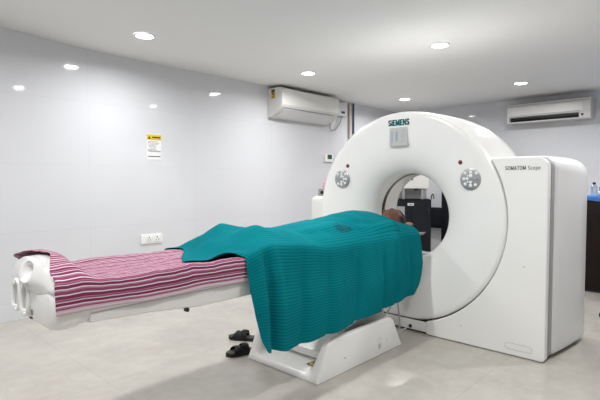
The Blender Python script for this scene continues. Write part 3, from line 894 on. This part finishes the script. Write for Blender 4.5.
# on the long wall
P1 = mapA(4.215, 2.03)
ac = thing('air_conditioner', 'white split air conditioner on the long left wall with yellow energy sticker', 'air conditioner', (4.77, YB, 2.03))
def build_ac(root, P, L, D, H, open_slot):
    def pr(name, pts, a0, a1, m, parent=root, bev=0.0):
        bm = bmesh.new(); loft(bm, [[P(a, d, z) for d, z in pts] for a in (a0, a1)]); return obj(name, bm, m, parent, bevel=bev)
    if not open_slot:
        body = [(.001,0),(.001,H),(.70*D,H),(.93*D,H*.975),(.99*D,H*.93),(D,H*.88),(D,H*.42),(.985*D,H*.355),(.93*D,H*.32),(.30*D,.02*H),(.22*D,0)]
        c = pr('casing', body, 0, L, M['acwhite'], bev=.006)
        pr('front_panel', [(D-.006,H*.38),(D-.006,H*.93),(D+.004,H*.91),(D+.006,H*.40)], .015, L-.015, M['white2'], bev=.004)
        s = .64
        lo = [(.88*D,H*.275),(.36*D,H*.035),(.37*D,H*.02),(.90*D,H*.255)]
        pr('louver', lo, .08, L-.12, M['silver'])
        pr('louver_gap', [(.91*D,H*.318),(.885*D,H*.306),(.885*D,H*.29),(.91*D,H*.30)], .07, L-.10, M['grey'])
    else:
        body = [(.001,0),(.001,H),(.72*D,H),(.88*D,H*.985),(.95*D,H*.94),(D,H*.80),(D,H*.34),(.97*D,H*.30),(.72*D,H*.28),(.72*D,H*.07),(.80*D,H*.02),(.72*D,0)]
        c = pr('casing', body, 0, L, M['acwhite'], bev=.005)
        pr('front_panel', [(D-.006,H*.36),(D-.006,H*.80),(D+.005,H*.78),(D+.005,H*.37)], .02, L-.09, M['white2'], bev=.004)
        pr('air_slot', [(.73*D,H*.275),(.715*D,H*.275),(.715*D,H*.08),(.73*D,H*.08)], .04, L-.14, M['dark'])
        pr('louver', [(.88*D,H*.17),(.74*D,H*.13),(.74*D,H*.11),(.88*D,H*.15)], .05, L-.15, M['charcoal'])
        pr('slot_end', [(.96*D,H*.30),(.72*D,H*.28),(.72*D,H*.06),(.90*D,H*.05)], L-.14, L-.002, M['acwhite'])
        pr('slot_end', [(.96*D,H*.30),(.72*D,H*.28),(.72*D,H*.06),(.90*D,H*.05)], .002, .035, M['acwhite'])
        pr('lower_lip', [(.93*D,H*.05),(.70*D,H*.06),(.70*D,0),(.90*D,0)], .002, L-.002, M['acwhite'])
        pr('display_dot', [(D+.001,H*.22),(.9*D,H*.22),(.9*D,H*.14),(D-.008,H*.14)], L-.11, L-.085, M['dark'])
        pr('top_grille', [(.90*D,H*.995),(.60*D,H*1.01),(.60*D,H*.99),(.90*D,H*.97)], .03, L-.03, M['grey'])
        pr('crease', [(D+.002,H*.87),(D-.03,H*.88),(D-.03,H*.85),(D+.002,H*.855)], .02, L-.02, M['grey'])
        pr('crease', [(D+.0065,H*.375),(D,H*.375),(D,H*.36),(D+.0065,H*.362)], .05, L-.12, M['grey'])
    return c, pr
c1, pr1 = build_ac(ac, P1, 1.17, .272, .375, False)
bm = bmesh.new(); box(bm, 4.2138, 4.216, 4.375, 4.445, 2.265, 2.385); stk = obj('energy_sticker', bm, M['yellow'], ac, smooth=False)
bm = bmesh.new(); box(bm, 4.2130, 4.2142, 4.382, 4.438, 2.345, 2.380); box(bm, 4.2130, 4.2142, 4.395, 4.425, 2.315, 2.338)
for k in range(4): box(bm, 4.2130, 4.2142, 4.382, 4.438 - .010*k, 2.272+.010*k, 2.276+.010*k)
obj('sticker_print', bm, M['grey_ink'], stk, smooth=False)

ac2 = thing('air_conditioner', 'white split air conditioner with dark open louver on the far back wall', 'air conditioner', (XB, 1.96, 2.05))
build_ac(ac2, mapB(2.545, 2.055), 1.09, .235, .285, True)

# isolator box, wires and conduits beside the long-wall unit
ib = thing('switch_box', 'small grey white switch box on wall at the air conditioner right end', 'switch box', (5.70, YB, 2.22))
bm = bmesh.new(); rbox(bm, 5.60, 5.84, YB-.075, YB-.001, 2.20, 2.40, .008); obj('case', bm, M['silver'], ib)
bm = bmesh.new(); rbox(bm, 5.69, 5.77, YB-.082, YB-.074, 2.235, 2.268, .003); obj('switch', bm, M['dark'], ib)
bm = bmesh.new(); tube(bm, smooth_path([(5.395,4.40,2.12),(5.40,4.43,2.03),(5.46,4.47,1.97),(5.60,4.49,1.98),(5.70,4.485,2.08),(5.74,4.48,2.195)], 8), .008, 8)
tag(obj('cable', bm, M['grey']), 'dark cable hanging in a loop under the air conditioner right end', 'cable')
bm = bmesh.new(); tube(bm, smooth_path([(5.397,4.40,2.20),(5.43,4.44,2.07),(5.52,4.48,2.07),(5.62,4.48,2.19)], 8), .010, 8)
tag(obj('cable', bm, M['white2']), 'short white cable from the air conditioner to the switch box', 'cable')
bm = bmesh.new(); tube(bm, [(5.965,YB-.02,2.435),(5.965,YB-.02,1.87)], .018, 12); c_ = tag(obj('conduit_pipe', bm, M['beigepipe']), 'beige vertical pipe on wall right of the switch box', 'pipe')
bm = bmesh.new(); tube(bm, [(6.075,YB-.018,2.435),(6.075,YB-.018,1.95)], .015, 12); tag(obj('conduit_pipe', bm, M['bluepipe']), 'dark blue vertical pipe on wall, nearest the room corner', 'pipe')

# ------------------------------------------------------------------ small things on the long wall
n_ = thing('warning_notice', 'white paper notice with yellow warning header on left wall', 'notice', (2.57, YB, 1.43))
bm = bmesh.new(); box(bm, 2.492, 2.658, YB-.003, YB-.0005, 1.425, 1.695); obj('paper', bm, M['paper'], n_, smooth=False)
bm = bmesh.new(); box(bm, 2.492, 2.658, YB-.004, YB-.0028, 1.632, 1.690); hd = obj('header', bm, M['yellow'], n_, smooth=False)
bm = bmesh.new(); prism(bm, [(2.502,1.643),(2.536,1.643),(2.519,1.676)], 'Y', YB-.0048, YB-.0038)
box(bm, 2.550, 2.648, YB-.0048, YB-.0038, 1.653, 1.668); obj('header_print', bm, M['grey_ink'], hd, smooth=False)
bm = bmesh.new()
for k, (a, w) in enumerate(((0,.11),(0,.13),(0,.12),(.01,.08),(.01,.09),(.02,.07))): box(bm, 2.502+a, 2.502+a+w, YB-.0038, YB-.0028, 1.612-.0135*k, 1.616-.0135*k)
for z, w, a in ((1.528,.10,0),(1.516,.15,0),(1.508,.14,.01)): box(bm, 2.502+a, 2.502+a+w, YB-.0038, YB-.0028, z, z+.005)
obj('small_print', bm, M['faint_ink'], n_, smooth=False)
bm = bmesh.new(); box(bm, 2.502, 2.648, YB-.0038, YB-.0028, 1.455, 1.464); obj('bottom_print', bm, M['grey_ink'], n_, smooth=False)

s_ = thing('wall_socket', 'white double power socket plate on left wall above the striped sheet', 'socket', (2.52, YB, .59))
bm = bmesh.new(); rbox(bm, 2.405, 2.652, YB-.014, YB-.001, .538, .640, .005); obj('plate', bm, M['paper'], s_)
for xc in (2.497, 2.590):
    bm = bmesh.new(); rbox(bm, xc-.036, xc+.036, YB-.017, YB-.013, .556, .622, .003); so_ = obj('outlet', bm, M['white'], s_)
    bm = bmesh.new()
    for dx, dz, r in ((0,.013,.0075),(-.013,-.012,.0055),(.013,-.012,.0055)):
        tube(bm, [(xc+dx, YB-.0176, .592+dz), (xc+dx, YB-.0165, .592+dz)], r, 12)
    obj('pin_hole', bm, M['dark'], so_)
th = thing('thermostat', 'small white wall thermostat with green screen behind the scanner left side', 'thermostat', (5.46, YB, 1.55))
bm = bmesh.new(); rbox(bm, 5.37, 5.56, YB-.025, YB-.001, 1.485, 1.605, .006); obj('case', bm, M['paper'], th)
bm = bmesh.new(); box(bm, 5.42, 5.525, YB-.027, YB-.024, 1.530, 1.597); obj('screen', bm, M['green'], th, smooth=False)
bm = bmesh.new(); rbox(bm, 5.595, 5.625, YB-.012, YB-.001, 1.525, 1.56, .003); obj('sensor', bm, M['silver'], th)

# ------------------------------------------------------------------ things lying on the left wing of the scanner
b_ = thing('equipment_box', 'dark grey little box standing on the scanner left shoulder', 'box', (3.62, 3.06, 1.050))
bm = bmesh.new(); rbox(bm, 3.58, 3.68, 3.00, 3.095, 1.051, 1.125, .008); obj('case', bm, M['grey'], b_)
bm = bmesh.new(); rbox(bm, 3.577, 3.582, 3.02, 3.06, 1.070, 1.100, .002); obj('label_plate', bm, M['charcoal'], b_)
pk = thing('pink_bottle', 'small pink bottle on top of the dark grey box by scanner', 'bottle', (3.63, 3.03, 1.126))
bm = bmesh.new(); rbox(bm, 3.60, 3.66, 2.985, 3.055, 1.126, 1.200, .012); obj('bottle_body', bm, M['pink'], pk)
bm = bmesh.new(); lathe_z(bm, [(.016,1.198),(.016,1.220),(.012,1.225)], 3.63, 3.02, 16); obj('cap', bm, M['pink'], pk)

# ------------------------------------------------------------------ equipment seen through the bore
cb_ = thing('equipment_cabinet', 'black floor-standing electronics cabinet seen through the scanner bore', 'cabinet', (6.0, 3.4, 0))
bm = bmesh.new(); rbox(bm, 6.0, 6.50, 3.13, 3.72, .03, .935, .008); obj('case', bm, M['black_case'], cb_)
bm = bmesh.new(); rbox(bm, 5.985, 6.0, 3.145, 3.40, .06, .915, .004); d1 = obj('door', bm, M['charcoal'], cb_)
bm = bmesh.new(); rbox(bm, 5.985, 6.0, 3.406, 3.705, .06, .915, .004); d2 = obj('door', bm, M['charcoal'], cb_)
bm = bmesh.new(); rbox(bm, 5.97, 5.986, 3.155, 3.175, .72, .80, .003); obj('handle', bm, M['dark'], d1)
bm = bmesh.new(); box(bm, 5.983, 5.986, 3.375, 3.46, .848, .882); obj('name_plate', bm, M['paper'], cb_, smooth=False)
bm = bmesh.new(); box(bm, 5.9825, 5.984, 3.385, 3.45, .858, .872); obj('plate_print', bm, M['faint_ink'], cb_, smooth=False)
bm = bmesh.new(); box(bm, 5.982, 5.986, 3.50, 3.66, .69, .835); obj('status_screen', bm, M['grey'], cb_, smooth=False)
for x in (6.04, 6.46):
    for y in (3.17, 3.68):
        bm = bmesh.new(); lathe_z(bm, [(.02,0),(.02,.032)], x, y, 12); obj('foot', bm, M['dark'], cb_)
wb = thing('stabiliser_unit', 'cream box unit on two grey posts standing on the black cabinet', 'power unit', (6.0, 3.4, .936))
bm = bmesh.new(); rbox(bm, 6.02, 6.5, 3.165, 3.70, 1.09, 1.42, .01); obj('case', bm, M['white2'], wb)
for y in (3.235, 3.50):
    bm = bmesh.new(); rbox(bm, 6.04, 6.08, y, y+.035, .936, 1.092, .003); obj('post', bm, M['grey'], wb)
bm = bmesh.new(); rbox(bm, 6.30, 6.34, 3.17, 3.69, .936, 1.092, .003); obj('back_plate', bm, M['lightgrey'], wb)
bm = bmesh.new(); lathe_x(bm, [(.001,6.008),(.014,6.01),(.014,6.022),(.001,6.022)], 3.40, 1.225, 16); obj('knob', bm, M['dark'], wb)
bm = bmesh.new(); rbox(bm, 6.01, 6.05, 3.31, 3.37, 1.062, 1.092, .003); obj('plug', bm, M['dark'], wb)
bm = bmesh.new(); tube(bm, smooth_path([(6.20,3.20,.937),(6.20,3.20,.98),(6.20,3.185,1.01),(6.20,3.165,.99),(6.20,3.165,.945)], 6), .008, 8)
tag(obj('cable', bm, M['dark']), 'tiny black cable loop on the corner of the black cabinet', 'cable')
cb_.rotation_euler.z = wb.rotation_euler.z = math.radians(33)
wb2 = thing('junction_box', 'dark grey wall box on the back wall right of the black cabinet', 'box', (7.5, 3.7, .42))
bm = bmesh.new(); rbox(bm, 7.38, 7.499, 3.45, 4.20, .40, .745, .01); obj('case', bm, M['charcoal'], wb2)
bm = bmesh.new(); rbox(bm, 7.372, 7.381, 3.50, 4.15, .43, .715, .004); obj('lid', bm, M['charcoal'], wb2)
lk = thing('steel_locker', 'tall dark grey locker at the right edge of bore view', 'locker', (6.75, 2.9, 0))
bm = bmesh.new(); rbox(bm, 6.5, 7.0, 2.60, 3.195, .02, 1.80, .008); obj('case', bm, M['charcoal'], lk)
bm = bmesh.new(); rbox(bm, 6.485, 6.501, 2.615, 3.18, .06, 1.77, .004); dl = obj('door', bm, M['charcoal'], lk)
bm = bmesh.new(); rbox(bm, 6.47, 6.487, 2.64, 2.66, .9, 1.02, .003); obj('handle', bm, M['metal'], dl)
for x in (6.55, 6.95):
    for y in (2.65, 3.14):
        bm = bmesh.new(); lathe_z(bm, [(.02,0),(.02,.022)], x, y, 12); obj('foot', bm, M['dark'], lk)

# ------------------------------------------------------------------ dark cupboard at the right edge
cu = thing('wooden_cupboard', 'dark wood cupboard behind the scanner at the right edge', 'cupboard', (6.0, .65, 0))
bm = bmesh.new(); rbox(bm, 5.80, 6.35, .12, 1.22, .03, 1.01, .006); obj('carcass', bm, M['wood'], cu)
bm = bmesh.new(); rbox(bm, 5.775, 6.36, .10, 1.24, 1.01, 1.03, .005); obj('worktop', bm, M['wood'], cu)
for y0, y1 in ((.68, 1.205), (.135, .672)):
    bm = bmesh.new(); rbox(bm, 5.783, 5.801, y0, y1, .05, .99, .004); dd = obj('door', bm, M['wood'], cu)
    yy = y1 - .06 if y0 < .5 else y1 - .07
    bm = bmesh.new(); rbox(bm, 5.765, 5.784, yy, yy+.015, .66, .76, .003); obj('handle', bm, M['charcoal'], dd)
bm = bmesh.new(); box(bm, 5.82, 6.33, .15, 1.19, 0, .03); obj('kickboard', bm, M['dark'], cu, smooth=False)
rows, uvs = [], []
for j in range(30):
    y = .25 + .96*j/29; row = []; uv = []
    for i in range(24):
        u = i/23
        if u < .25: x, z = 5.762 + .004*math.sin(y*20), 1.035 - .045*(1-u/.25) - .01*math.sin(y*14)*(1-u/.25)
        else: x, z = 5.766 + .5*(u-.25)/.75, 1.0375 + .008*max(0, noise.noise(Vector((u*6, y*6, 2))))
        row.append((x, y, z)); uv.append((u, y))
    rows.append(row); uvs.append(uv)
tag(cloth('blue_cloth', rows, M['bluecloth'], uvs, .003, 0), 'bright blue cloth draped over the dark cupboard top', 'cloth')
def bottle(x, y, r, h, m, capm, lab, ca):
    b = thing('bottle', lab, ca, (x, y, 1.05), 'bottles on the blue cloth')
    bm = bmesh.new(); lathe_z(bm, [(r*.9,1.049),(r,1.035),(r,1.049+h*.62),(r*.8,1.049+h*.72),(r*.4,1.049+h*.8),(r*.4,1.049+h*.86)], x, y, 20); obj('bottle_body', bm, m, b)
    bm = bmesh.new(); lathe_z(bm, [(r*.5,1.049+h*.84),(r*.5,1.049+h),(r*.42,1.05+h)], x, y, 16); obj('cap', bm, capm, b)
bottle(5.93, 1.135, .032, .135, M['glass'], M['dark'], 'clear bottle with black cap on blue cloth beside the scanner', 'bottle')
bottle(5.98, 1.062, .036, .125, M['glass'], M['paper'], 'clear bottle with white cap on blue cloth at frame edge', 'bottle')
jr = thing('jar', 'small white lidded jar in front of bottles on blue cloth', 'jar', (5.85, 1.055, 1.048))
bm = bmesh.new(); lathe_z(bm, [(.026,1.047),(.028,1.05),(.028,1.075),(.026,1.078)], 5.85, 1.055, 20); obj('jar_body', bm, M['lightgrey'], jr)
bm = bmesh.new(); lathe_z(bm, [(.030,1.076),(.030,1.088),(.027,1.091)], 5.85, 1.055, 20); obj('lid', bm, M['paper'], jr)

# ------------------------------------------------------------------ swivel chair, only a caster enters the frame
chx, chy = 4.80, .52
ch = thing('office_chair', 'black swivel chair showing only one castor at the lower right edge', 'chair', (chx, chy, 0))
bm = bmesh.new(); lathe_z(bm, [(.20,.44),(.22,.45),(.225,.48),(.21,.50),(.1,.505)], chx, chy, 32); obj('seat', bm, M['curtain'], ch)
bm = bmesh.new(); lathe_z(bm, [(.028,.10),(.028,.30),(.02,.30),(.02,.44)], chx, chy, 16); obj('column', bm, M['metal'], ch)
bm = bmesh.new(); rbox(bm, chx+.02, chx+.06, chy-.245, chy-.2, .55, .85, .015); obj('backrest', bm, M['curtain'], ch)
bm = bmesh.new(); tube(bm, smooth_path([(chx+.04,chy-.05,.44),(chx+.04,chy-.22,.45),(chx+.04,chy-.235,.60)], 6), .014, 8); obj('back_support', bm, M['dark'], ch)
for k in range(5):
    a = math.radians(100 + 72*k); dx, dy = math.cos(a), math.sin(a)
    bm = bmesh.new(); tube(bm, [(chx, chy, .115), (chx+.15*dx, chy+.15*dy, .10), (chx+.30*dx, chy+.30*dy, .075)], [.026,.02,.014], 10); lg = obj('leg', bm, M['dark'], ch)
    bm = bmesh.new(); tm = bmesh.new(); lathe_x(tm, [(.001,-.022),(.026,-.022),(.028,-.018),(.028,-.005),(.02,-.004),(.02,.004),(.028,.005),(.028,.018),(.026,.022),(.001,.022)], 0, 0, 20)
    merge(bm, tm, Matrix.Translation((chx+.30*dx, chy+.30*dy, .028)) @ Matrix.Rotation(a + PI/2 + .5, 4, 'Z'))
    tube(bm, [(chx+.30*dx, chy+.30*dy, .03), (chx+.30*dx, chy+.30*dy, .08)], .008, 8); obj('castor', bm, M['dark'], lg)

# ------------------------------------------------------------------ ceiling downlights
lit = [((2.05, 3.73), 'round ceiling downlight on the left, nearest the left wall notice'),
       ((4.025, 3.63), 'round ceiling downlight in front of the left wall air conditioner'),
       ((4.025, 2.01), 'round ceiling downlight above the scanner ring, largest one right of centre'),
       ((6.27, 2.03), 'round ceiling downlight beside the back wall air conditioner'),
       ((6.29, 3.70), 'round ceiling downlight in the far corner just above the scanner top')]
others = [(2.05, 2.0), (2.05, .30), (4.025, .30), (6.27, .30), (.05, 3.72), (.05, 2.0), (.05, .30)]
LAMP_W = 16.0
src = None
for k, ((x, y), lab) in enumerate(lit + [(p, 'round ceiling downlight above or beside the picture, outside its frame') for p in others]):
    zc = lin_table(zs, x)
    if src is None:
        src = thing('ceiling_downlight', lab, 'ceiling light', (x, y, zc), 'round downlights set in the ceiling')
        bm = bmesh.new()
        n = 40; pr_ = [(.088,.0),(.088,-.006),(.082,-.010),(.074,-.008),(.072,-.003),(.072,.0)]
        for (ra, za), (rb, zb) in zip(pr_, pr_[1:]):
            for i in range(n):
                a, b = 2*PI*i/n, 2*PI*(i+1)/n
                bm.faces.new([bm.verts.new((r*math.cos(q), r*math.sin(q), z)) for r, z, q in ((ra,za,a),(ra,za,b),(rb,zb,b),(rb,zb,a))])
        bmesh.ops.remove_doubles(bm, verts=bm.verts[:], dist=1e-5)
        o = obj('trim_ring', bm, M['paper']); o.parent = src
        bm = bmesh.new(); lathe_z(bm, [(.074,-.001),(.074,-.006),(.06,-.007)], 0, 0, 40)
        o = obj('diffuser', bm, M['emit']); o.parent = src
    else:
        dup(src, (x, y, zc), lab, 'round downlights set in the ceiling')
    la = bpy.data.lights.new('downlight_lamp', 'AREA'); la.shape = 'DISK'; la.size = .14; la.spread = math.radians(165); la.energy = LAMP_W
    la.color = (1.0, .995, .985)
    lo = bpy.data.objects.new('downlight_lamp', la); COL.objects.link(lo); lo.location = (x, y, zc - .012)

# ------------------------------------------------------------------ world, camera, view
w = bpy.data.worlds.new('World'); scene.world = w; w.use_nodes = True
w.node_tree.nodes['Background'].inputs[0].default_value = (.9, .95, 1, 1)
w.node_tree.nodes['Background'].inputs[1].default_value = 0.2
cam = bpy.data.cameras.new('camera'); cam.sensor_width = 36; cam.lens = 467/600*36; cam.clip_start = .05
co = bpy.data.objects.new('camera', cam); COL.objects.link(co)
yaw = math.radians(43.03); pitch = math.atan(19/467)
d = Vector((math.cos(yaw)*math.cos(pitch), math.sin(yaw)*math.cos(pitch), -math.sin(pitch)))
co.location = (0, 0, 1.2); co.rotation_euler = d.to_track_quat('-Z', 'Y').to_euler()
scene.camera = co
scene.view_settings.view_transform = 'Standard'
scene.view_settings.look = 'None'
scene.view_settings.exposure = 0.08
scene.view_settings.gamma = 1.0
